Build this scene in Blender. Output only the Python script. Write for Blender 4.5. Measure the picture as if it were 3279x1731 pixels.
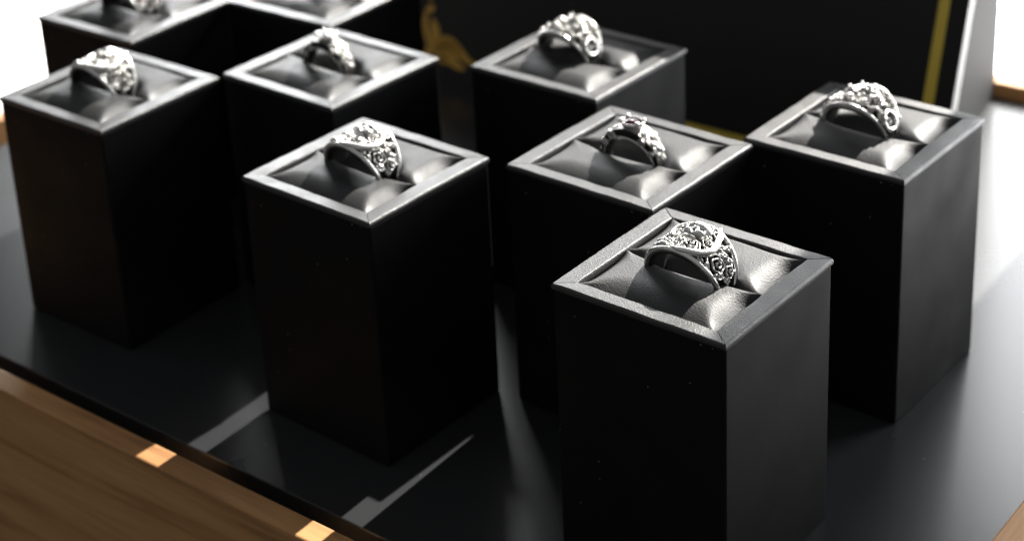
import bpy, bmesh, math, random
from mathutils import Vector, Matrix
from math import sin, cos, pi, radians, exp, sqrt, atan2

# ------------------------------------------------------------------ reset
for o in list(bpy.data.objects):
    bpy.data.objects.remove(o)
scene = bpy.context.scene
C = scene.collection
K = 0.05                      # one layout unit is the width of a ring box: 50 mm
H = 1.537                     # height of a ring box in units
random.seed(7)

# ------------------------------------------------------------------ camera
cam = bpy.data.cameras.new("camera")
cam_o = bpy.data.objects.new("camera", cam); C.objects.link(cam_o)
right = Vector((0.75117419, 0.65774688, -0.05573489))
down = Vector((0.19272175, -0.29928202, -0.93449912))
fwd = Vector((-0.63134433, 0.69123029, -0.35157506))
loc = Vector((6.53909563, -6.36889259, 5.83543914)) * K
m = Matrix((right, -down, -fwd)).transposed().to_4x4()
m.translation = loc
cam_o.matrix_world = m
cam.sensor_width = 36.0
cam.lens = 5671.84 / 3279 * 36
cam.shift_x = 195.4 / 3279
cam.shift_y = -812.6 / 3279
cam.clip_start = 0.02
cam.clip_end = 60
cam.dof.use_dof = True
cam.dof.focus_distance = (Vector((2.16, -0.02, 1.60)) * K - loc).dot(fwd)
cam.dof.aperture_fstop = 12.0
cam.dof.aperture_blades = 9
scene.camera = cam_o

# ------------------------------------------------------------------ light
world = bpy.data.worlds.new("World"); scene.world = world
world.use_nodes = True
bg = world.node_tree.nodes["Background"]
bg.inputs[0].default_value = (0.95, 0.98, 1.0, 1)
bg.inputs[1].default_value = 0.20           # dim room behind the camera

SUN_EL = radians(34.5)
sun_h = Vector((-0.068, 1.0, 0)).normalized()
to_sun = Vector((sun_h.x * cos(SUN_EL), sun_h.y * cos(SUN_EL), sin(SUN_EL)))
beam = bpy.data.lights.new("sunbeam_lamp", 'SPOT')
beam.energy = 13.5 * 4 * pi * 100
beam.color = (1.0, 0.965, 0.90)
beam.shadow_soft_size = 0.035
beam.spot_size = radians(13)
beam.spot_blend = 0.2
beam_o = bpy.data.objects.new("sunbeam_lamp", beam); C.objects.link(beam_o)
target = Vector((0.0, 0.06, 0.03))
beam_o.location = target + to_sun * 10.0
beam_o.rotation_euler = (-to_sun).to_track_quat('-Z', 'Y').to_euler()
WINDOW_LEFT, WINDOW_RIGHT = 7.5, 5.6      # pane glow, made stronger on the left to balance reflections on the box tops

vs = scene.view_settings
vs.view_transform = 'Standard'; vs.look = 'None'; vs.exposure = 0; vs.gamma = 1
scene.render.engine = 'CYCLES'
scene.render.resolution_x = 1024; scene.render.resolution_y = 540

# ------------------------------------------------------------------ helpers
def link(name, me, mat=None, parent=None, smooth=False):
    o = bpy.data.objects.new(name, me); C.objects.link(o)
    if mat is not None and not me.materials:
        me.materials.append(mat)
    if parent is not None:
        o.parent = parent
    if smooth:
        for p in me.polygons: p.use_smooth = True
    return o

def mesh(verts, faces):
    me = bpy.data.meshes.new("m")
    me.from_pydata([(v[0] * K, v[1] * K, v[2] * K) for v in verts], [], faces)
    me.update()
    return me

def empty(name, label, cat, loc, rz=0.0, group=None):
    o = bpy.data.objects.new(name, None); C.objects.link(o)
    o.empty_display_size = 0.01
    o.location = Vector(loc) * K; o.rotation_euler = (0, 0, rz)
    o["label"] = label; o["category"] = cat
    if group: o["group"] = group
    return o

def fix(me):
    bm = bmesh.new(); bm.from_mesh(me)
    bmesh.ops.recalc_face_normals(bm, faces=bm.faces)
    bm.to_mesh(me); bm.free(); me.update()
    return me

def bevel(me, w, seg=2, angle=30):
    bm = bmesh.new(); bm.from_mesh(me)
    bmesh.ops.recalc_face_normals(bm, faces=bm.faces)
    es = [e for e in bm.edges if len(e.link_faces) == 2 and e.calc_face_angle(0) > radians(angle)]
    bmesh.ops.bevel(bm, geom=es, offset=w * K, segments=seg, profile=0.5, affect='EDGES', clamp_overlap=True)
    bm.to_mesh(me); bm.free(); me.update()
    return me

def box(x0, x1, y0, y1, z0, z1, bev=0.0, seg=2):
    v = [(x0, y0, z0), (x1, y0, z0), (x1, y1, z0), (x0, y1, z0), (x0, y0, z1), (x1, y0, z1), (x1, y1, z1), (x0, y1, z1)]
    f = [(3, 2, 1, 0), (4, 5, 6, 7), (0, 1, 5, 4), (1, 2, 6, 5), (2, 3, 7, 6), (3, 0, 4, 7)]
    me = mesh(v, f)
    if bev: bevel(me, bev, seg)
    return me

def prism(poly, z0, z1):
    n = len(poly)
    v = [(x, y, z0) for x, y in poly] + [(x, y, z1) for x, y in poly]
    f = [tuple(range(n - 1, -1, -1)), tuple(range(n, 2 * n))]
    f += [(i, (i + 1) % n, n + (i + 1) % n, n + i) for i in range(n)]
    return fix(mesh(v, f))

# ------------------------------------------------------------------ materials
def new_mat(name):
    m = bpy.data.materials.new(name); m.use_nodes = True
    nt = m.node_tree
    b = nt.nodes["Principled BSDF"]
    return m, nt, b

def coord(nt, scale=(1, 1, 1), kind='Object'):
    tc = nt.nodes.new('ShaderNodeTexCoord'); mp = nt.nodes.new('ShaderNodeMapping')
    mp.inputs['Scale'].default_value = scale
    nt.links.new(tc.outputs[kind], mp.inputs[0])
    return mp.outputs[0]

def noise(nt, vec, scale, detail=3, rough=0.5):
    n = nt.nodes.new('ShaderNodeTexNoise'); nt.links.new(vec, n.inputs['Vector'])
    n.inputs['Scale'].default_value = scale; n.inputs['Detail'].default_value = detail
    n.inputs['Roughness'].default_value = rough
    return n.outputs['Fac']

def ramp(nt, fac, stops):
    r = nt.nodes.new('ShaderNodeValToRGB'); nt.links.new(fac, r.inputs[0])
    e = r.color_ramp.elements
    while len(e) < len(stops): e.new(0.5)
    for el, (p, c) in zip(e, stops):
        el.position = p; el.color = c if len(c) == 4 else (*c, 1)
    return r.outputs[0]

def bump(nt, b, height, strength, dist):
    n = nt.nodes.new('ShaderNodeBump'); nt.links.new(height, n.inputs['Height'])
    n.inputs['Strength'].default_value = strength; n.inputs['Distance'].default_value = dist
    nt.links.new(n.outputs[0], b.inputs['Normal'])

def leather(name, base, rough, grain=2200, strength=0.45, rvar=0.04, spec=1.0):
    m, nt, b = new_mat(name)
    v = coord(nt)
    vo = nt.nodes.new('ShaderNodeTexVoronoi'); nt.links.new(v, vo.inputs['Vector'])
    vo.inputs['Scale'].default_value = grain
    n1 = noise(nt, v, grain * 0.8, 2)
    ad = nt.nodes.new('ShaderNodeMath'); ad.operation = 'ADD'
    nt.links.new(vo.outputs['Distance'], ad.inputs[0]); nt.links.new(n1, ad.inputs[1])
    bump(nt, b, ad.outputs[0], strength, 0.00012)
    n2 = noise(nt, v, 90, 4)
    c = ramp(nt, n2, [(0.3, tuple(x * 0.8 for x in base)), (0.7, tuple(x * 1.2 for x in base))])
    nt.links.new(c, b.inputs['Base Color'])
    r = ramp(nt, noise(nt, v, 160, 5), [(0.3, (rough - rvar,) * 3), (0.7, (rough + rvar,) * 3)])
    nt.links.new(r, b.inputs['Roughness'])
    b.inputs['Specular IOR Level'].default_value = spec
    return m

M = {}
M['pad'] = leather('pad_leather', (0.018, 0.0185, 0.02), 0.58, spec=0.62)
M['rim'] = leather('rim_leatherette', (0.026, 0.026, 0.027), 0.44, grain=2600, strength=0.5, spec=0.9)

def dusty(nt, v, base, scale, rare):
    # sparse specks of dust and lint caught on a surface
    vo = nt.nodes.new('ShaderNodeTexVoronoi'); nt.links.new(v, vo.inputs['Vector'])
    vo.inputs['Scale'].default_value = scale
    sp = nt.nodes.new('ShaderNodeMath'); sp.operation = 'LESS_THAN'; nt.links.new(vo.outputs['Distance'], sp.inputs[0])
    sp.inputs[1].default_value = 0.055
    rnd = nt.nodes.new('ShaderNodeSeparateColor'); nt.links.new(vo.outputs['Color'], rnd.inputs[0])
    gt = nt.nodes.new('ShaderNodeMath'); gt.operation = 'GREATER_THAN'; nt.links.new(rnd.outputs[0], gt.inputs[0]); gt.inputs[1].default_value = rare
    mu = nt.nodes.new('ShaderNodeMath'); mu.operation = 'MULTIPLY'; nt.links.new(sp.outputs[0], mu.inputs[0]); nt.links.new(gt.outputs[0], mu.inputs[1])
    mx = nt.nodes.new('ShaderNodeMix'); mx.data_type = 'RGBA'
    nt.links.new(mu.outputs[0], mx.inputs['Factor']); nt.links.new(base, mx.inputs['A']); mx.inputs['B'].default_value = (0.45, 0.45, 0.44, 1)
    return mx.outputs['Result']

def paper(name):
    m, nt, b = new_mat(name)
    v = coord(nt)
    base = ramp(nt, noise(nt, v, 60, 5), [(0.3, (0.005, 0.0053, 0.006)), (0.7, (0.008, 0.0082, 0.009))])
    nt.links.new(dusty(nt, v, base, 330, 0.93), b.inputs['Base Color'])
    r = ramp(nt, noise(nt, v, 45, 4), [(0.3, (0.50,) * 3), (0.7, (0.66,) * 3)])
    nt.links.new(r, b.inputs['Roughness'])
    b.inputs['Specular IOR Level'].default_value = 0.15
    bump(nt, b, noise(nt, v, 1800, 2), 0.15, 0.0001)
    return m
M['paper'] = paper('black_wrap_paper')

def matte(name):
    m, nt, b = new_mat(name)
    v = coord(nt)
    base = ramp(nt, noise(nt, v, 30, 5), [(0.3, (0.028, 0.029, 0.031)), (0.7, (0.032, 0.033, 0.035))])
    nt.links.new(dusty(nt, v, base, 300, 0.95), b.inputs['Base Color'])
    r = ramp(nt, noise(nt, v, 22, 5), [(0.3, (0.27,) * 3), (0.7, (0.29,) * 3)])
    nt.links.new(r, b.inputs['Roughness'])
    b.inputs['Specular IOR Level'].default_value = 0.42
    bump(nt, b, noise(nt, v, 2500, 2), 0.12, 0.0001)
    return m
M['mat'] = matte('satin_black_board')

def wood(name, light=1.0, axis='x'):
    m, nt, b = new_mat(name)
    s = {'x': (6, 90, 90), 'y': (90, 6, 90)}[axis]
    v = coord(nt, s)
    n = noise(nt, v, 1.0, 6, 0.6)
    v2 = coord(nt, tuple(q * 6 for q in s))
    n2 = noise(nt, v2, 1.0, 3, 0.6)
    mixf = nt.nodes.new('ShaderNodeMath'); mixf.operation = 'MULTIPLY_ADD'
    nt.links.new(n2, mixf.inputs[0]); mixf.inputs[1].default_value = 0.35; nt.links.new(n, mixf.inputs[2])
    c = ramp(nt, mixf.outputs[0], [(0.45, (0.19 * light, 0.086 * light, 0.033 * light)), (0.68, (0.37 * light, 0.190 * light, 0.075 * light)), (0.9, (0.45 * light, 0.255 * light, 0.110 * light))])
    nt.links.new(c, b.inputs['Base Color'])
    b.inputs['Roughness'].default_value = 0.55
    b.inputs['Specular IOR Level'].default_value = 0.3
    bump(nt, b, mixf.outputs[0], 0.2, 0.0003)
    return m
M['wood_x'] = wood('oak_along_x', 1.5, 'x')
M['wood_y'] = wood('oak_along_y', 1.5, 'y')

def plain(name, col, rough=0.5, metal=0.0, nscale=60, var=0.12):
    m, nt, b = new_mat(name)
    v = coord(nt)
    c = ramp(nt, noise(nt, v, nscale, 4), [(0.3, tuple(x * (1 - var) for x in col)), (0.7, tuple(x * (1 + var) for x in col))])
    nt.links.new(c, b.inputs['Base Color'])
    b.inputs['Roughness'].default_value = rough; b.inputs['Metallic'].default_value = metal
    return m
M['card_black'] = plain('black_printed_card', (0.010, 0.009, 0.008), 0.6)
M['card_white'] = plain('white_card_edge', (0.90, 0.89, 0.87), 0.6, var=0.02)
M['card_grey'] = plain('grey_card', (0.05, 0.05, 0.05), 0.75, var=0.05)
M['card_grey'].node_tree.nodes['Principled BSDF'].inputs['Specular IOR Level'].default_value = 0.15
M['gold'] = plain('gold_print', (0.96, 0.70, 0.10), 0.45, var=0.04)
M['gold_dark'] = plain('antique_gold_print', (0.80, 0.45, 0.06), 0.45, var=0.12)
M['dark'] = plain('dark_recess', (0.006, 0.006, 0.006), 0.8)
M['velvet'] = plain('box_lining', (0.008, 0.008, 0.009), 0.8)

def silver(name, rough=0.24):
    m, nt, b = new_mat(name)
    at = nt.nodes.new('ShaderNodeAttribute'); at.attribute_name = 'tarnish_shade'
    v = coord(nt)
    n = noise(nt, v, 900, 3)
    ad = nt.nodes.new('ShaderNodeMath'); ad.operation = 'MULTIPLY_ADD'; ad.use_clamp = True
    nt.links.new(n, ad.inputs[0]); ad.inputs[1].default_value = 0.16; nt.links.new(at.outputs['Fac'], ad.inputs[2])
    c = ramp(nt, ad.outputs[0], [(0.08, (0.90, 0.885, 0.85)), (0.55, (0.25, 0.24, 0.23)), (0.95, (0.012, 0.012, 0.012))])
    nt.links.new(c, b.inputs['Base Color'])
    r = ramp(nt, ad.outputs[0], [(0.1, (rough,) * 3), (0.9, (0.6,) * 3)])
    nt.links.new(r, b.inputs['Roughness'])
    b.inputs['Metallic'].default_value = 1.0
    bump(nt, b, n, 0.35, 0.00012)
    return m
M['silver'] = silver('antique_silver', 0.27)

def gem(name):
    m, nt, b = new_mat(name)
    v = coord(nt)
    c = ramp(nt, noise(nt, v, 300, 3), [(0.3, (0.014, 0.002, 0.003)), (0.7, (0.035, 0.004, 0.006))])
    nt.links.new(c, b.inputs['Base Color'])
    b.inputs['Roughness'].default_value = 0.05
    b.inputs['IOR'].default_value = 1.6
    return m
M['gem'] = gem('dark_red_garnet')

# ------------------------------------------------------------------ the window behind
def glazing(name, strength):
    mw = bpy.data.materials.new(name); mw.use_nodes = True
    nt = mw.node_tree; nt.nodes.clear()
    out = nt.nodes.new('ShaderNodeOutputMaterial')
    em = nt.nodes.new('ShaderNodeEmission'); tr = nt.nodes.new('ShaderNodeBsdfTransparent'); ad = nt.nodes.new('ShaderNodeAddShader')
    em.inputs[0].default_value = (0.97, 0.985, 1.0, 1); em.inputs[1].default_value = strength
    nt.links.new(em.outputs[0], ad.inputs[0]); nt.links.new(tr.outputs[0], ad.inputs[1]); nt.links.new(ad.outputs[0], out.inputs[0])
    return mw
M['glass_left'] = glazing('bright_glow_glazing', WINDOW_LEFT)
M['glass_right'] = glazing('dim_glow_glazing', WINDOW_RIGHT)
for x0, x1, z1, mt in ((-16.9, -7.6, 9.2, 'glass_left'), (-7.4, 1.72, 7.0, 'glass_right'), (3.91, 8.2, 7.0, 'glass_right')):
    win = link('window', box(x0, x1, 10.0, 10.1, -3.0, z1), M[mt])
    win["kind"] = "structure"
M['wall'] = plain('painted_wall', (0.55, 0.54, 0.52), 0.7, nscale=8, var=0.04)
M['ledge'] = plain('white_ledge_paint', (0.80, 0.79, 0.77), 0.55, nscale=8, var=0.03)
post = link('window_post', box(1.73, 3.9, 9.8, 9.93, -14, 9.9, 0.02, 1), M['wall'])     # broad post right of the window
post["kind"] = "structure"
lintel = link('wall', box(-19, 11.5, 9.95, 10.15, 9.9, 13, 0.02, 1), M['wall'])
lintel["kind"] = "structure"
M['floor'] = plain('dark_floor', (0.03, 0.028, 0.026), 0.6, nscale=4)
floor = link('floor', box(-300, 300, -300, 300, -14.3, -14.1), M['floor'])
floor["kind"] = "structure" 
mullion = link('window_post', box(-7.59, -7.41, 9.9, 10.2, -3, 9.2, 0.02, 1), M['wall'])
mullion["kind"] = "structure"
ledge = link('window_ledge', box(-30, 12.0, 6.9, 9.75, -2.6, -2.2, 0.03, 2), M['ledge'])
ledge["kind"] = "structure"
side_ledge = link('side_ledge', box(-30, -6.2, 1.2, 6.85, -2.6, -2.25, 0.03, 2), M['ledge'])
side_ledge["kind"] = "structure" 

# ------------------------------------------------------------------ counter and mat
TR = radians(2.2)
counter = empty('display_counter', 'oak counter with a raised wooden rim around a black inset board', 'counter', (0, 0, 0), TR)
RX0, RX1, RY0, RY1 = -5.25, 3.50, -1.205, 6.10      # inner line of the rim
RW, RT = 0.155, 0.115
def plank(x0, x1, y0, y1, mat):
    me = box(x0, x1, y0, y1, -0.25, RT, 0.012, 2)
    return link('rim_plank', me, M[mat], counter)
plank(RX0 - RW, RX1 + RW, RY0 - RW, RY0, 'wood_x')
plank(RX0 - RW, RX1 + RW, RY1, RY1 + RW, 'wood_x')
plank(RX0 - RW, RX0, RY0 + 0.003, RY1 - 0.003, 'wood_y')
plank(RX1, RX1 + RW, RY0 + 0.003, RY1 - 0.003, 'wood_y')
e = 0.006
link('side_panel', box(RX0 - RW + e, RX1 + RW - e, RY0 - RW + e, RY0 - 0.02, -6, -0.252, 0.005, 1), M['wood_x'], counter)
link('side_panel', box(RX0 - RW + e, RX1 + RW - e, RY1 + 0.02, RY1 + RW - e, -6, -0.252, 0.005, 1), M['wood_x'], counter)
link('side_panel', box(RX0 - RW + e, RX0 - 0.02, RY0, RY1, -6, -0.252, 0.005, 1), M['wood_y'], counter)
link('side_panel', box(RX1 + 0.02, RX1 + RW - e, RY0, RY1, -6, -0.252, 0.005, 1), M['wood_y'], counter)
link('recess_floor', box(RX0 - 0.01, RX1 + 0.01, RY0 - 0.01, RY1 + 0.01, -0.24, -0.16), M['dark'], counter)
mat_o = link('inset_board', box(RX0 + 0.2, RX1 - 0.006, RY0 + 0.205, RY1 - 0.03, -0.155, 0.0, 0.008, 2), M['mat'])
mat_o.rotation_euler = (0, 0, TR)
mat_o["label"] = "satin black board set into the oak rim, carrying all the ring boxes"
mat_o["category"] = "board"

# ------------------------------------------------------------------ the black display board with gold border
PA = radians(2.6); LEAN = radians(17)
board = empty('display_board', 'black leaning board with gold border line and white cut edge behind the boxes', 'board', (-2.7, 3.85, 0), PA)
lean = Matrix.Rotation(-LEAN, 4, 'X')      # y stays depth, z runs up the board
PW0, PW1, PH, TH = -1.20, 4.21, 3.62, 0.10
def on_board(name, me, mat):
    me.transform(lean)
    return link(name, me, M[mat], board)
on_board('card_core', box(PW0, PW1, 0.006, TH, 0.0, PH, 0.004, 1), 'card_white')
on_board('front_sheet', box(PW0, PW1 - 0.001, 0.0, 0.005, 0.0, PH), 'card_black')
g0, g1 = 0.125, 0.20
bx0, bx1, bz0, bz1 = PW0 + g0, PW1 - g1 + 0.065, g0, PH - g0
on_board('border_line', box(PW1 - 0.215, PW1 - 0.135, -0.003, -0.0005, g0, PH - g0), 'gold')
on_board('border_line', box(0.13, PW1 - 0.217, -0.003, -0.0005, g0, g0 + 0.065), 'gold')
on_board('border_line', box(PW0 + 0.75, PW1 - 0.217, -0.003, -0.0005, PH - g0 - 0.065, PH - g0), 'gold')
on_board('border_line', box(PW0 + 0.13, PW0 + 0.20, -0.003, -0.0005, 0.75, PH - 0.75), 'gold')

def flat_shape(poly, y0=-0.004, y1=-0.0005):
    n = len(poly)
    v = [(x, y0, z) for x, z in poly] + [(x, y1, z) for x, z in poly]
    f = [tuple(range(n)), tuple(range(2 * n - 1, n - 1, -1))] + [(i, n + i, n + (i + 1) % n, (i + 1) % n) for i in range(n)]
    return fix(mesh(v, f))
def stroke(pts, wid):
    # a tapering brush stroke through (s, v) points, widths per point
    P = []
    n = len(pts)
    for i in range(n - 1):
        for k in range(8):
            t = k / 8
            p0 = pts[max(i - 1, 0)]; p1 = pts[i]; p2 = pts[i + 1]; p3 = pts[min(i + 2, n - 1)]
            q = [0.5 * ((2 * p1[j]) + (-p0[j] + p2[j]) * t + (2 * p0[j] - 5 * p1[j] + 4 * p2[j] - p3[j]) * t * t + (-p0[j] + 3 * p1[j] - 3 * p2[j] + p3[j]) * t ** 3) for j in (0, 1)]
            P.append((q[0], q[1], wid[i] * (1 - t) + wid[i + 1] * t))
    P.append((*pts[-1], wid[-1]))
    L, R_ = [], []
    for i, p in enumerate(P):
        a = P[max(i - 1, 0)]; b = P[min(i + 1, len(P) - 1)]
        dx, dz = b[0] - a[0], b[1] - a[1]; l = sqrt(dx * dx + dz * dz) or 1
        L.append((p[0] - dz / l * p[2] / 2, p[1] + dx / l * p[2] / 2)); R_.append((p[0] + dz / l * p[2] / 2, p[1] - dx / l * p[2] / 2))
    n = len(P)
    v = [(x, -0.004, z) for x, z in L] + [(x, -0.004, z) for x, z in R_] + [(x, -0.0005, z) for x, z in L] + [(x, -0.0005, z) for x, z in R_]
    f = []
    for i in range(n - 1):
        f += [(i, i + 1, n + i + 1, n + i), (2 * n + i, 3 * n + i, 3 * n + i + 1, 2 * n + i + 1), (i, 2 * n + i, 2 * n + i + 1, i + 1), (n + i, n + i + 1, 3 * n + i + 1, 3 * n + i)]
    f += [(0, n, 3 * n, 2 * n), (n - 1, 3 * n - 1, 4 * n - 1, 2 * n - 1)]
    return fix(mesh(v, f))
def disc(s, v, r):
    return flat_shape([(s + r * cos(a * pi / 8), v + r * sin(a * pi / 8)) for a in range(16)])
flourishes = [stroke([(0.10, 0.235), (0.02, 0.24), (-0.09, 0.30), (-0.20, 0.36), (-0.31, 0.34), (-0.40, 0.27), (-0.46, 0.20)], [0.01, 0.05, 0.075, 0.09, 0.11, 0.10, 0.02]),
              stroke([(-0.01, 0.165), (-0.08, 0.18), (-0.16, 0.21), (-0.21, 0.26), (-0.27, 0.27), (-0.31, 0.23), (-0.27, 0.19), (-0.2, 0.18)], [0.01, 0.06, 0.09, 0.08, 0.06, 0.05, 0.04, 0.01]),
              stroke([(-0.06, 0.245), (-0.13, 0.29), (-0.2, 0.33), (-0.3, 0.31), (-0.36, 0.22)], [0.02, 0.10, 0.10, 0.09, 0.02]),
              stroke([(-0.425, 0.535), (-0.40, 0.48), (-0.375, 0.42), (-0.385, 0.37), (-0.42, 0.34)], [0.01, 0.07, 0.10, 0.08, 0.02]),
              stroke([(-0.44, 0.31), (-0.47, 0.40), (-0.50, 0.50), (-0.49, 0.62)], [0.03, 0.06, 0.05, 0.01]),
              disc(-0.452, 0.61, 0.035), disc(-0.47, 0.70, 0.022), disc(0.14, 0.17, 0.03)]
for me in flourishes:
    on_board('flourish', me, 'gold_dark')
# grey card wing that props the board up from behind, its side seen at the right
wing = [(0.35, 0.12), (4.10, 0.12), (3.70, 2.20), (0.9, 2.20)]
zt = 3.30
ty = math.tan(LEAN)
v = [(0.35, 0.115, 0.0), (4.13, 0.115, 0.0), (3.74, 2.18, 0.0), (0.9, 2.18, 0.0),
     (0.35, 0.115 + ty * zt, zt), (4.13, 0.115 + ty * zt, zt), (3.74, 2.18, zt), (0.9, 2.18, zt)]
f = [(3, 2, 1, 0), (4, 5, 6, 7), (0, 1, 5, 4), (1, 2, 6, 5), (2, 3, 7, 6), (3, 0, 4, 7)]
link('prop_wing', bevel(mesh(v, f), 0.01, 1), M['card_grey'], board)

# ------------------------------------------------------------------ ring boxes
HX, HY = 0.5, 0.495
IX, IY = 0.395, 0.41
BODY_TOP = H - 0.034
def make_body():
    bx, by = HX - 0.006, HY - 0.006
    ix, iy = IX + 0.006, IY + 0.006
    zf = H - 0.26
    v = []
    for (a, b, z) in ((bx, by, 0), (bx, by, BODY_TOP), (ix, iy, BODY_TOP), (ix, iy, zf)):
        v += [(-a, -b, z), (a, -b, z), (a, b, z), (-a, b, z)]
    f = [(3, 2, 1, 0)]
    for r in range(3):
        for i in range(4):
            j = (i + 1) % 4
            f.append((4 * r + i, 4 * r + j, 4 * r + 4 + j, 4 * r + 4 + i))
    f.append((12, 13, 14, 15))
    me = bevel(mesh(v, f), 0.012, 2)
    me.materials.append(M['paper']); me.materials.append(M['velvet'])
    for p in me.polygons:
        c = p.center / K
        if max(abs(c.x) / HX, abs(c.y) / HY) < 0.90 and c.z > 0.1: p.material_index = 1
    return me
body_me = make_body()

def make_strip(long_x, seed):
    # one mitred strip of the padded rim, running along x at y = -HY (rotated for the others)
    rnd = random.Random(seed)
    L0, L1 = (HX, IX) if long_x else (HY, IY)       # half length outer, inner
    W0, W1 = (HY, IY) if long_x else (HX, IX)
    prof = []      # (t from outer 0 to inner 1, z)
    base = BODY_TOP + 0.001
    for t, z in ((0.0, base), (-0.02, base + 0.010), (-0.01, base + 0.024), (0.03, H - 0.004), (0.07, H), (0.10, H), (0.5, H + 0.0005), (0.90, H), (0.93, H), (0.965, H - 0.003), (0.995, H - 0.012), (1.0, base), (0.9, base - 0.004), (0.5, base)):
        prof.append((t, z))
    N = 14
    gap = 0.0025
    verts, faces = [], []
    for k in range(N + 1):
        s = k / N * 2 - 1
        wob = 0.004 * (rnd.random() - 0.5)
        end = max(0.0, abs(s) - 0.93) / 0.07
        for t, z in prof:
            half = L0 + (L1 - L0) * t - gap
            off = W0 + (W1 - W0) * t
            zz = z - 0.002 * end * (1 if z > base + 0.02 else 0) + (wob if z > base + 0.02 else 0)
            verts.append((s * half, -off + (wob * 0.6 if t > 0.95 else 0), zz))
    n = len(prof)
    for k in range(N):
        for i in range(n):
            j = (i + 1) % n
            faces.append((k * n + i, (k + 1) * n + i, (k + 1) * n + j, k * n + j))
    faces.append(tuple(range(n))); faces.append(tuple(range((N + 1) * n - 1, N * n - 1, -1)))
    me = fix(mesh(verts, faces)); me.materials.append(M['rim'])
    for p in me.polygons: p.use_smooth = len(p.vertices) == 4
    me.set_sharp_from_angle(angle=radians(48))
    return me
strip_x = [make_strip(True, 1), make_strip(True, 2)]
strip_y = [make_strip(False, 3), make_strip(False, 4)]

def make_pad(sign, seed):
    rnd = random.Random(seed)
    hx, hy = IX - 0.004, IY / 2 - 0.002
    NU, NV = 56, 34
    verts, faces = [], []
    # stretched over foam: corners stay pinched up at the rim, each edge sags between them
    if sign < 0: EDGES = {'y0': (0.20, 0.085), 'y1': (0.03, 0.03), 'x0': (0.06, 0.03), 'x1': (0.15, 0.085)}
    else:        EDGES = {'y0': (0.11, 0.08), 'y1': (0.04, 0.03), 'x0': (0.06, 0.03), 'x1': (0.15, 0.085)}
    def zf(u, w):
        D_ = {'y0': ((w + 1) * hy, u), 'y1': ((1 - w) * hy, u), 'x0': ((u + 1) * hx, w), 'x1': ((1 - u) * hx, w)}
        fall = 0.0
        for k_, (wid, dep) in EDGES.items():
            d_, s_ = D_[k_]
            span = 1 - abs(s_) ** 4.5
            t = min(1.0, d_ / (wid * span + 0.004))
            fall += (dep * (0.12 + 0.88 * (1 - abs(s_) ** 4)) * (1 - t) ** 1.7) ** 2
        z = H - 0.004 - sqrt(fall) + 0.003 * sin(3 * u + seed)
        ds = (w + 1) * hy if sign > 0 else (1 - w) * hy          # distance from the slot, pressed open by the ring
        z -= (0.012 if sign < 0 else 0.05) * exp(-(ds / (0.05 if sign < 0 else 0.09)) ** 2) * exp(-((u * hx + 0.02) / 0.21) ** 6)
        # gathered creases that run out of the corners
        for su in (-1, 1):
            for sw in (-1, 1):
                du, dw = 1 - su * u, 1 - sw * w
                d = du * hx - dw * hy
                z += 0.004 * exp(-(d / 0.020) ** 2) * exp(-((du * hx + dw * hy) / 0.16) ** 2)
        return z
    for j in range(NV + 1):
        for i in range(NU + 1):
            u = sin((i / NU * 2 - 1) * pi / 2) * 0.999; w = sin((j / NV * 2 - 1) * pi / 2) * 0.999
            pin = 1 - 0.02 * (1 - w * w) * (abs(u) ** 8)
            pin2 = 1 - 0.03 * (1 - u * u) * 0
            push = (0.105 if sign > 0 else 0.02) * exp(-((u * hx + 0.02) / 0.20) ** 4)      # held apart by the ring
            yy = sign * (hy + 0.002) + w * hy + sign * push * (1 - sign * w) / 2
            verts.append((u * hx * pin, yy, zf(u, w)))
    top = len(verts)
    for j in range(NV):
        for i in range(NU):
            a = j * (NU + 1) + i
            faces.append((a, a + 1, a + NU + 2, a + NU + 1))
    # skirt down into the box
    ring = [i for i in range(NU + 1)] + [j * (NU + 1) + NU for j in range(1, NV + 1)] + [NV * (NU + 1) + i for i in range(NU - 1, -1, -1)] + [j * (NU + 1) for j in range(NV - 1, 0, -1)]
    for r in ring:
        x, y, z = verts[r]; verts.append((x, y, H - 0.25))
    n = len(ring)
    for i in range(n):
        j = (i + 1) % n
        faces.append((ring[j], ring[i], top + i, top + j))
    me = mesh(verts, faces); me.materials.append(M['pad'])
    for p in me.polygons: p.use_smooth = True
    return me
pads = [(make_pad(-1, 1), make_pad(1, 2)), (make_pad(-1, 3), make_pad(1, 5))]

BOXES = {  # centre x, y, turn, label
 'F':  (2.170, 0.066, 0.0150, 'black ring box nearest the camera, its sides cut by the bottom of the picture'),
 'R':  (2.031, 2.023, 0.0130, 'black ring box at the far right in front of the gold-bordered board edge'),
 'M':  (1.133, 0.975, 0.0050, 'black ring box in the centre, touching the nearest box, holding a dark red stone ring'),
 'ML': (0.000, 0.000, 0.0000, 'black ring box left of centre with its whole front corner standing on the dark board'),
 'BL': (-2.205, -0.086, 0.0368, 'black ring box at the left edge of the picture holding a blurred skull ring'),
 'BM': (-1.250, 0.975, -0.0020, 'black ring box behind left of centre holding a blurred dark red stone ring'),
 'BR': (0.007, 1.974, 0.0125, 'black ring box at the back right of centre, directly before the black display board'),
 'TL': (-3.240, 0.975, 0.055, 'blurred black ring box at the top left corner against the bright window'),
 'TM': (-2.285, 1.953, 0.050, 'blurred black ring box at the top edge left of centre, half out of the picture'),
}
box_roots = {}
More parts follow.
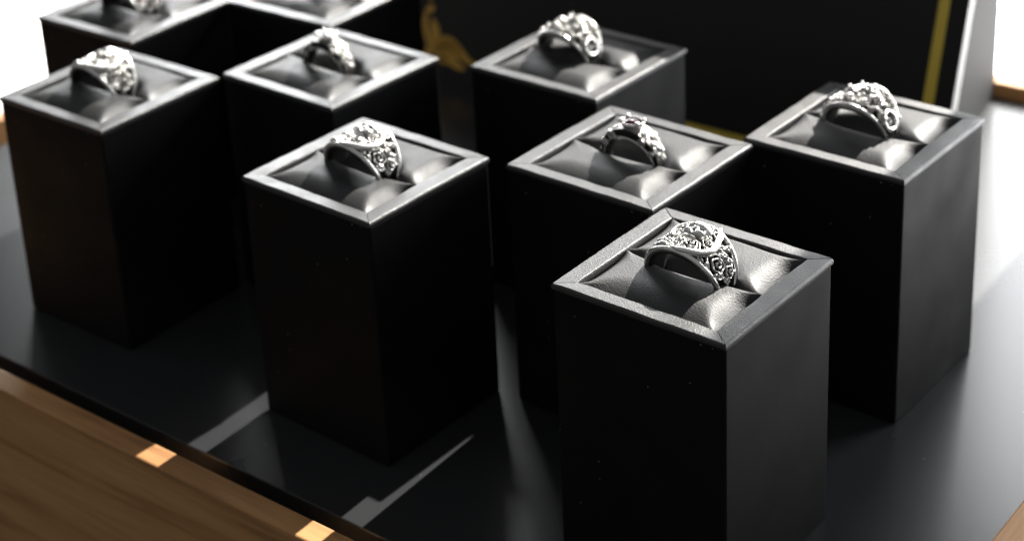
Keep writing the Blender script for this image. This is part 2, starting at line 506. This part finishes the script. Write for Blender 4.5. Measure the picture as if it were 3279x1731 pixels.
for n, (key, (x, y, rz, lab)) in enumerate(BOXES.items()):
    root = empty('ring_box', lab, 'ring box', (x, y, 0.001), rz, 'black ring boxes on the dark board')
    link('body', body_me, None, root)
    for me, ang in ((strip_x[n % 2], 0), (strip_x[(n + 1) % 2], pi), (strip_y[n % 2], pi / 2), (strip_y[(n + 1) % 2], -pi / 2)):
        s = link('rim_strip', me, None, root); s.rotation_euler = (0, 0, ang)
    for me in pads[n % 2]:
        link('cushion_pad', me, None, root)
    box_roots[key] = root

# ------------------------------------------------------------------ rings
# ring space: x along the slot, y the finger axis, z up; angle th is measured from +x towards +z
class Ring:
    def __init__(self, r_in, r_out, width, crown=0.0):
        self.ri, self.ro, self.w, self.cr = r_in, r_out, width, crown
    def at(self, th, y, h=0.0):
        w = self.w(th) / 2
        r = self.ro(th) + h - self.cr * (y / w) ** 2
        return (r * cos(th), y, r * sin(th))

def set_tarnish_shade(me, vals):
    a = me.attributes.new('tarnish_shade', 'FLOAT', 'POINT')
    a.data.foreach_set('value', vals)

def band_mesh(R, tarn, nth=144, nv=10):
    verts, faces, tv = [], [], []
    for i in range(nth):
        th = 2 * pi * i / nth
        w = R.w(th) / 2
        for j in range(nv + 1):
            y = -w + 2 * w * j / nv
            verts.append(R.at(th, y)); tv.append(tarn(th, y / w))
        for j in range(5):
            t = 1 - 2 * j / 4
            r = R.ri + 0.006 * t * t
            verts.append((r * cos(th), w * t * 0.97, r * sin(th))); tv.append(0.80)  # inner face darkened in colour to stand in for the dark room it mirrors
    n = nv + 6
    for i in range(nth):
        k = (i + 1) % nth
        for j in range(n):
            l = (j + 1) % n
            faces.append((i * n + j, i * n + l, k * n + l, k * n + j))
    me = fix(mesh(verts, faces)); set_tarnish_shade(me, tv); me.materials.append(M['silver'])
    for p in me.polygons: p.use_smooth = True
    return me

def tube_mesh(pts, rads, seg=8, tarn=0.0, closed=False):
    P = [Vector(p) for p in pts]; n = len(P)
    verts, faces = [], []
    up = None
    for i, p in enumerate(P):
        a = P[i - 1] if (i or closed) else P[0]; b = P[(i + 1) % n] if (i < n - 1 or closed) else P[-1]
        t = (b - a).normalized()
        if up is None:
            up = t.orthogonal().normalized()
        up = (up - t * up.dot(t)).normalized(); bi = t.cross(up)
        r = rads[i] if hasattr(rads, '__len__') else rads
        for s in range(seg):
            q = p + (up * cos(2 * pi * s / seg) + bi * sin(2 * pi * s / seg)) * r
            verts.append(tuple(q))
    m_ = n if closed else n - 1
    for i in range(m_):
        k = (i + 1) % n
        for s in range(seg):
            u = (s + 1) % seg
            faces.append((i * seg + s, i * seg + u, k * seg + u, k * seg + s))
    if not closed:
        faces += [tuple(range(seg - 1, -1, -1)), tuple(range((n - 1) * seg, n * seg))]
    me = fix(mesh(verts, faces)); set_tarnish_shade(me, [tarn] * len(verts)); me.materials.append(M['silver'])
    for p in me.polygons: p.use_smooth = True
    return me

def spline(pts, k=6):
    out = []; n = len(pts)
    for i in range(n - 1):
        p0 = pts[max(i - 1, 0)]; p1 = pts[i]; p2 = pts[i + 1]; p3 = pts[min(i + 2, n - 1)]
        for s in range(k):
            t = s / k
            out.append(tuple(0.5 * ((2 * p1[j]) + (-p0[j] + p2[j]) * t + (2 * p0[j] - 5 * p1[j] + 4 * p2[j] - p3[j]) * t * t + (-p0[j] + 3 * p1[j] - 3 * p2[j] + p3[j]) * t ** 3) for j in range(len(p1))))
    out.append(tuple(pts[-1]))
    return out

def patch_mesh(R, th0, y0, rot, shape, hf, nr=10, na=36, h0=0.0):
    # relief patch: polar grid laid on the ring surface; shape(phi) outline radius, hf(r, phi) -> height, tarnish
    verts, faces, tv = [], [], []
    r0 = R.ro(th0)
    def put(a, b, h):
        ca, sa = cos(rot), sin(rot)
        da, db = a * ca - b * sa, a * sa + b * ca
        return R.at(th0 - da / r0, y0 + db, h)
    h, t = hf(0, 0); verts.append(put(0, 0, h + h0)); tv.append(t)
    for i in range(1, nr + 1):
        r = i / nr
        for j in range(na):
            ph = 2 * pi * j / na; s = shape(ph)
            h, t = hf(r, ph)
            verts.append(put(s * r * cos(ph), s * r * sin(ph), h + h0)); tv.append(t)
    for j in range(na):     # skirt into the band
        ph = 2 * pi * j / na; s = shape(ph)
        verts.append(put(s * cos(ph), s * sin(ph), -0.008)); tv.append(0.8)
    for j in range(na):
        faces.append((0, 1 + j, 1 + (j + 1) % na))
    for i in range(nr):
        for j in range(na):
            k = (j + 1) % na
            faces.append((1 + i * na + j, 1 + (i + 1) * na + j, 1 + (i + 1) * na + k, 1 + i * na + k))
    me = fix(mesh(verts, faces)); set_tarnish_shade(me, tv); me.materials.append(M['silver'])
    for p in me.polygons: p.use_smooth = True
    return me

def rose(R, th0, y0, rad, H0=0.026, turns=2.6, ph0=0.0):
    def shape(ph): return rad * (1 + 0.10 * cos(5 * ph + ph0))
    def hf(r, ph):
        s = (r * turns - (ph + ph0) / (2 * pi)) % 1.0
        ridge = exp(-((s - 0.55) / 0.22) ** 2)
        h = H0 * (1 - 0.55 * r * r) * (0.45 + 0.55 * ridge)
        return h, max(0.0, min(1.0, 1.5 - 2.3 * ridge)) if r > 0.08 else 0.1
    return patch_mesh(R, th0, y0, 0, shape, hf, 16, 40)

def leaf(R, th0, y0, rot, ln, wd, H0=0.022):
    def shape(ph):
        c, s = abs(cos(ph)), abs(sin(ph))
        return 1.0 / ((c / ln) ** 1.25 + (s / wd) ** 1.25) ** (1 / 1.25)
    def hf(r, ph):
        b = shape(ph) * r * sin(ph); a = shape(ph) * r * cos(ph)
        vein = exp(-(b / (0.16 * wd)) ** 2)
        side = 0.5 + 0.5 * cos(a / ln * 14 - abs(b) / wd * 6)
        h = H0 * (1 - 0.6 * r ** 2) * (0.75 + 0.25 * side * (1 - vein)) - 0.010 * vein
        return h, min(1.0, 0.85 * vein * (r < 0.85) + 0.35 * (1 - side) * (1 - vein))
    return patch_mesh(R, th0, y0, rot, shape, hf, 8, 32)

def skull(R, th0, y0, sc=1.0, H0=0.050):
    # face upwards, crown towards +y
    def shape(ph):
        c, s = cos(ph), sin(ph)
        crown = 0.078
        if s >= -0.1: base = crown
        else:
            t = min(1.0, (-s - 0.1) / 0.9); base = crown * (1 - 0.16 * sin(pi * t)) + 0.012 * t
        return sc * base
    def g(a, b, x, y, w, v): return exp(-(((a - x) / w) ** 2 + ((b - y) / v) ** 2))
    def hf(r, ph):
        s = shape(ph) / sc; a, b = s * r * cos(ph), s * r * sin(ph)
        h = H0 * max(0.0, 1 - r ** 3.2) ** 0.5 * (1.0 + 4.0 * min(0.0, b + 0.02))
        h += 0.010 * g(a, b, 0, 0.040, 0.05, 0.03)
        eye = g(a, b, 0.029, -0.008, 0.0115, 0.010) + g(a, b, -0.029, -0.008, 0.0115, 0.010)
        nose = g(a, b, 0.0, -0.033, 0.0075, 0.011)
        brow = g(a, b, 0.028, 0.013, 0.022, 0.007) + g(a, b, -0.028, 0.013, 0.022, 0.007)
        cheek = g(a, b, 0.043, -0.033, 0.013, 0.010) + g(a, b, -0.043, -0.033, 0.013, 0.010)
        temple = g(a, b, 0.066, -0.012, 0.012, 0.02) + g(a, b, -0.066, -0.012, 0.012, 0.02)
        h += -0.020 * eye - 0.016 * nose + 0.006 * brow + 0.008 * cheek - 0.012 * temple
        teeth = 0.0
        if b < -0.048 and abs(a) < 0.036:
            teeth = (0.5 + 0.5 * cos(a / 0.0125 * 2 * pi)) * 0.8 + exp(-((b + 0.064) / 0.004) ** 2)
        h -= 0.006 * min(1, teeth)
        hol = g(a, b, 0.042, -0.058, 0.012, 0.012) + g(a, b, -0.042, -0.058, 0.012, 0.012)
        h -= 0.014 * hol
        t = min(1.0, 2.2 * max(0, eye - 0.35) + 1.1 * max(0, nose - 0.2) + 0.45 * min(1, teeth) * (b < -0.048) + 0.6 * hol)
        return h, t
    return patch_mesh(R, th0, y0, 0, shape, hf, 22, 64, h0=0.006)

def bead(p, r, nseg=10, sq=1.0):
    verts, faces = [], []
    n = 6
    for i in range(1, n):
        a = pi * i / n
        for j in range(nseg):
            b = 2 * pi * j / nseg
            verts.append((p[0] + r * sin(a) * cos(b), p[1] + r * sin(a) * sin(b), p[2] + r * cos(a) * sq))
    t = len(verts); verts += [(p[0], p[1], p[2] + r * sq), (p[0], p[1], p[2] - r * sq)]
    for i in range(n - 2):
        for j in range(nseg):
            k = (j + 1) % nseg
            faces.append((i * nseg + j, (i + 1) * nseg + j, (i + 1) * nseg + k, i * nseg + k))
    for j in range(nseg):
        k = (j + 1) % nseg
        faces += [(t, j, k), (t + 1, (n - 2) * nseg + k, (n - 2) * nseg + j)]
    return verts, faces
def beads_mesh(items):
    V, F = [], []
    for p, r in items:
        v, f = bead(p, r); o = len(V); V += v; F += [tuple(i + o for i in q) for q in f]
    me = fix(mesh(V, F)); set_tarnish_shade(me, [0.0] * len(V)); me.materials.append(M['silver'])
    for p in me.polygons: p.use_smooth = True
    return me

def D(a): return radians(a)
def tpath(R, pts, h, k=6):
    return [R.at(D(t), y, hh) for t, y, hh in spline([(p[0], p[1], p[2] if len(p) > 2 else h) for p in pts], k)]

# --- skull and roses
def ring_skull():
    parts = []
    def w(th):
        s = max(0.0, sin(th)); return 0.15 + 0.16 * s ** 1.2
    R = Ring(0.186, lambda th: 0.206 + 0.012 * max(0, sin(th)), w, 0.004)
    parts.append(('band', band_mesh(R, lambda th, v: 0.84 if (abs(v) < 0.92 and sin(th) > -0.3) else 0.1)))
    for s in (-1, 1):
        pts = [R.at(D(a), s * w(D(a)) / 2 * 0.955, 0.004) for a in range(-24, 205, 4)]
        parts.append(('edge_rail', tube_mesh(pts, 0.0145, 8)))
    # the bold swooping ridges that frame the skull
    ridge = [(97, -0.135, 0.012), (86, -0.148, 0.018), (78, -0.142, 0.022), (69, -0.122, 0.024), (62, -0.098, 0.026), (57, -0.062, 0.028), (55.5, -0.022, 0.028), (58, 0.035, 0.028), (62, 0.075, 0.028), (66, 0.115, 0.026), (72, 0.16, 0.02)]
    path = tpath(R, ridge, 0.02)
    n = len(path); parts.append(('ridge', tube_mesh(path, [0.007 + 0.0125 * sin(pi * min(1, max(0.05, (i + 2) / (n + 3)))) for i in range(n)], 10)))
    for pts in ([(101, -0.135, 0.012), (108, -0.122, 0.02), (116, -0.118, 0.018), (126, -0.112, 0.01)], [(118, 0.01, 0.02), (122, 0.05, 0.024), (118, 0.10, 0.024), (110, 0.14, 0.018)]):
        path = tpath(R, pts, 0.02); n = len(path)
        parts.append(('ridge', tube_mesh(path, [0.005 + 0.009 * sin(pi * (i + 1) / (n + 1)) for i in range(n)], 10)))
    parts.append(('skull', skull(R, D(90), 0.060, 0.95, 0.036)))
    for t, y, r_, ph in ((79, -0.068, 0.044, 0.3), (116, -0.02, 0.040, 1.7), (39, -0.045, 0.058, 0.9), (66, 0.005, 0.032, 2.2), (140, -0.01, 0.048, 0.4), (24, 0.02, 0.034, 1.2), (96, -0.10, 0.02, 0.1), (110, 0.085, 0.036, 2.9), (67, 0.105, 0.03, 0.8)):
        parts.append(('rose', rose(R, D(t), y, r_ * 1.12, 0.034 if r_ > 0.03 else 0.026, 2.7 if r_ > 0.04 else 2.1, ph)))
    for t, y, rot, l_, w_ in ((98, -0.055, 0.5, 0.036, 0.015), (103, -0.09, -0.7, 0.032, 0.014), (126, -0.085, 0.3, 0.036, 0.016), (108, -0.075, 1.1, 0.034, 0.013), (107, 0.03, 0.2, 0.036, 0.016), (97, -0.125, -1.2, 0.026, 0.011), (118, 0.05, 1.2, 0.034, 0.015), (100, 0.125, 0.6, 0.036, 0.016), (76, 0.135, -0.6, 0.034, 0.015), (34, 0.055, 0.9, 0.036, 0.014), (52, 0.055, 1.2, 0.042, 0.017), (42, 0.042, 0.5, 0.042, 0.017), (47, 0.095, 1.6, 0.036, 0.014), (56, -0.112, -0.5, 0.034, 0.014), (128, -0.055, 0.9, 0.036, 0.015), (132, 0.055, -0.7, 0.04, 0.016), (99, 0.0, 0.4, 0.034, 0.013), (72, 0.045, 0.9, 0.03, 0.013), (27, -0.055, 1.0, 0.034, 0.014), (150, 0.05, 0.4, 0.036, 0.015), (88, -0.115, 0.0, 0.03, 0.011), (14, -0.01, 0.2, 0.032, 0.014)):
        parts.append(('leaf', leaf(R, D(t), y, rot, l_ * 1.2, w_ * 1.25, 0.028)))
    for t, y, r_ in ((62, -0.03, 0.012), (60, 0.03, 0.011), (48, -0.10, 0.010), (104, -0.03, 0.012), (112, -0.08, 0.011), (32, 0.06, 0.010), (30, -0.085, 0.010), (122, 0.02, 0.011), (91, -0.055, 0.011), (70, -0.09, 0.010), (20, 0.05, 0.010), (52, 0.12, 0.010), (136, -0.06, 0.011)):
        parts.append(('bead', beads_mesh([(R.at(D(t), y, 0.016), r_)])))
    for pts in ([(48, -0.095), (40, -0.112), (30, -0.098), (22, -0.06), (20, -0.02)], [(50, -0.02), (47, 0.01), (44, 0.02)], [(36, 0.03), (30, 0.06), (22, 0.055)], [(128, 0.0), (134, -0.05), (146, -0.07), (156, -0.04)]):
        path = tpath(R, pts, 0.008)
        parts.append(('tendril', tube_mesh(path, 0.0065, 6)))
    return parts

# --- pierced leaf dome
def ring_leaf():
    parts = []
    def w(th):
        s = max(0.0, sin(th)); return 0.13 + 0.20 * s ** 1.5
    R = Ring(0.186, lambda th: 0.203 + 0.030 * max(0, sin(th)) ** 2, w, 0.012)
    parts.append(('band', band_mesh(R, lambda th, v: 0.9 if (abs(v) < 0.9 and sin(th) > 0.1) else 0.1)))
    for s in (-1, 1):
        pts = [R.at(D(a), s * w(D(a)) / 2 * 0.95, 0.004) for a in range(4, 177, 4)]
        parts.append(('edge_rail', tube_mesh(pts, 0.012, 8)))
    rnd = random.Random(21)
    for i, (t, n) in enumerate(((38, 2), (50, 3), (62, 4), (74, 4), (86, 4), (98, 4), (110, 4), (122, 3), (134, 3), (146, 2))):
        for j in range(n):
            wv = w(D(t)) / 2 * 0.80
            y = (-wv + 2 * wv * (j + 0.5 * (i % 2) * 0.5 + 0.25) / max(1, n - 0.5)) if n > 1 else 0
            if abs(y) > wv: continue
            parts.append(('leaf', leaf(R, D(t + rnd.uniform(-3, 3)), y, rnd.uniform(-1.4, 1.4), rnd.uniform(0.038, 0.052), rnd.uniform(0.016, 0.022), rnd.uniform(0.02, 0.045))))
    # scrolled loops on the shoulders
    for t0, sg in ((32, 1), (146, -1)):
        path = [R.at(D(t0 + 13 * cos(a)), -0.02 + 0.055 * sin(a), 0.022) for a in [2 * pi * k / 28 for k in range(28)]]
        parts.append(('loop', tube_mesh(path, 0.011, 8, closed=True)))
        parts.append(('rose', rose(R, D(t0), -0.02, 0.026, 0.022, 1.8)))
    parts.append(('rose', rose(R, D(82), 0.03, 0.062, 0.055, 2.6, 0.5)))
    parts.append(('rose', rose(R, D(64), -0.01, 0.042, 0.045, 2.3, 1.5)))
    parts.append(('rose', rose(R, D(104), 0.0, 0.044, 0.045, 2.3, 2.5)))
    it = []
    for a in range(20, 165, 9):
        it.append((R.at(D(a), w(D(a)) / 2 * (0.62 if a % 2 else -0.60), 0.030), 0.013))
    for p_, r_ in it:
        parts.append(('bead', beads_mesh([(p_, r_)])))
    return parts

# --- dark red stone in a beaded bezel
def ring_stone():
    parts = []
    def ro(th):
        s = max(0.0, sin(th)); return 0.203 + 0.048 * s ** 0.5
    def w(th):
        s = max(0.0, sin(th)); return 0.085 + 0.055 * s ** 2
    R = Ring(0.186, ro, w, 0.004)
    parts.append(('band', band_mesh(R, lambda th, v: (0.85 if abs(v) > 0.93 else 0.4) if sin(th) > 0.05 else 0.3)))
    for s in (-1, 1):
        for t0 in (58, 122, 34, 146):
            sp = []
            for k in range(30):
                a = 2 * pi * 1.6 * k / 29; rr = 0.006 + 0.024 * k / 29 * (1.0 if t0 in (58, 122) else 0.65)
                cr = (0.186 + ro(D(t0))) / 2
                cx_, cz_ = cr * cos(D(t0)), cr * sin(D(t0))
                dx = rr * cos(a) * (1 if t0 < 90 else -1)
                sp.append((cx_ + dx, s * (w(D(t0)) / 2 + 0.003), cz_ + rr * sin(a)))
            parts.append(('scroll', tube_mesh(sp, 0.006, 6, tarn=0.15)))
        pts = [(0.197 * cos(D(a)), s * (w(D(a)) / 2 + 0.001), 0.197 * sin(D(a))) for a in range(6, 175, 5)]
        parts.append(('inner_rail', tube_mesh(pts, 0.006, 6)))
    for i, t in enumerate((66, 55, 45, 36, 27, 19, 114, 125, 135, 144, 153, 161)):
        parts.append(('leaf', leaf(R, D(t), 0.018 * (1 if i % 2 else -1), 0.5 * (1 if i % 2 else -1), 0.030, 0.024, 0.016)))
        parts.append(('bead', beads_mesh([(R.at(D(t + 4), -0.034 * (1 if i % 2 else -1), 0.003), 0.009)])))
    # bezel: an oval collar on top, the stone inside
    def oval(a, rx, ry, z): return (rx * cos(a), ry * sin(a), z)
    prof = [(x_, y_, z_ - 0.018) for x_, y_, z_ in [(0.060, 0.048, 0.235), (0.064, 0.052, 0.262), (0.078, 0.064, 0.282), (0.082, 0.068, 0.296), (0.078, 0.064, 0.305), (0.068, 0.054, 0.303), (0.064, 0.050, 0.290)]]
    N = 32; V, F = [], []
    for rx, ry, z in prof:
        V += [oval(2 * pi * j / N, rx, ry, z) for j in range(N)]
    for i in range(len(prof) - 1):
        for j in range(N):
            k = (j + 1) % N
            F.append((i * N + j, i * N + k, (i + 1) * N + k, (i + 1) * N + j))
    me = fix(mesh(V, F)); set_tarnish_shade(me, [0.0] * len(V)); me.materials.append(M['silver'])
    for p in me.polygons: p.use_smooth = True
    parts.append(('bezel', me))
    N = 16; V, F = [], []
    for rx, ry, z in ((0.066, 0.052, 0.262), (0.063, 0.050, 0.274), (0.052, 0.041, 0.284), (0.034, 0.026, 0.290), (0.014, 0.010, 0.292)):
        V += [oval(2 * pi * j / N, rx, ry, z) for j in range(N)]
    for i in range(4):
        for j in range(N):
            k = (j + 1) % N
            F.append((i * N + j, i * N + k, (i + 1) * N + k, (i + 1) * N + j))
    F.append(tuple(range(4 * N, 5 * N)))
    me = fix(mesh(V, F)); me.materials.append(M['gem'])
    parts.append(('stone', me))
    for a in (35, 145, 215, 325):
        parts.append(('prong', beads_mesh([((0.074 * cos(D(a)), 0.060 * sin(D(a)), 0.289), 0.017)])))
    return parts

kinds = {'skull': ring_skull(), 'leaf': ring_leaf(), 'stone': ring_stone()}
RINGS = [  # kind, x, y, z of the ring centre, turn, label
 ('skull', 2.155, 0.072, 1.490, 0.015, 'sharp silver ring with a carved skull and roses in the nearest box'),
 ('leaf', 1.985, 2.055, 1.490, 0.02, 'silver ring of pierced leaves in the box at the far right'),
 ('stone', 1.150, 0.985, 1.487, 0.00, 'silver ring with a dark red stone in the centre box'),
 ('skull', -0.045, 0.020, 1.490, 0.00, 'silver skull ring in the box left of centre'),
 ('skull', -2.275, -0.075, 1.490, 0.03, 'blurred silver skull ring in the box at the left edge'),
 ('stone', -1.280, 0.985, 1.487, 0.00, 'blurred silver ring with a red stone in the box behind left of centre'),
 ('leaf', -0.110, 2.030, 1.490, 0.01, 'blurred silver ring of pierced leaves before the black display board'),
 ('skull', -3.30, 0.985, 1.490, 0.05, 'foot of a silver ring in the box at the top left corner'),
 ('stone', -2.27, 1.985, 1.487, 0.04, 'ring whose shadow falls on the cushion at the top edge left of centre'),
]
cats = {'skull': 'ring', 'leaf': 'ring', 'stone': 'ring'}
for kind, x, y, z, rz, lab in RINGS:
    root = empty('finger_ring', lab, 'ring', (x, y, z), rz, 'silver rings in the black boxes')
    if kind == 'stone': root.scale = (0.9, 0.95, 0.9)
    bezel = None
    for nm, me in kinds[kind]:
        o = link(nm, me, None, bezel if nm in ('stone', 'prong') else root)
        if nm == 'bezel': bezel = o
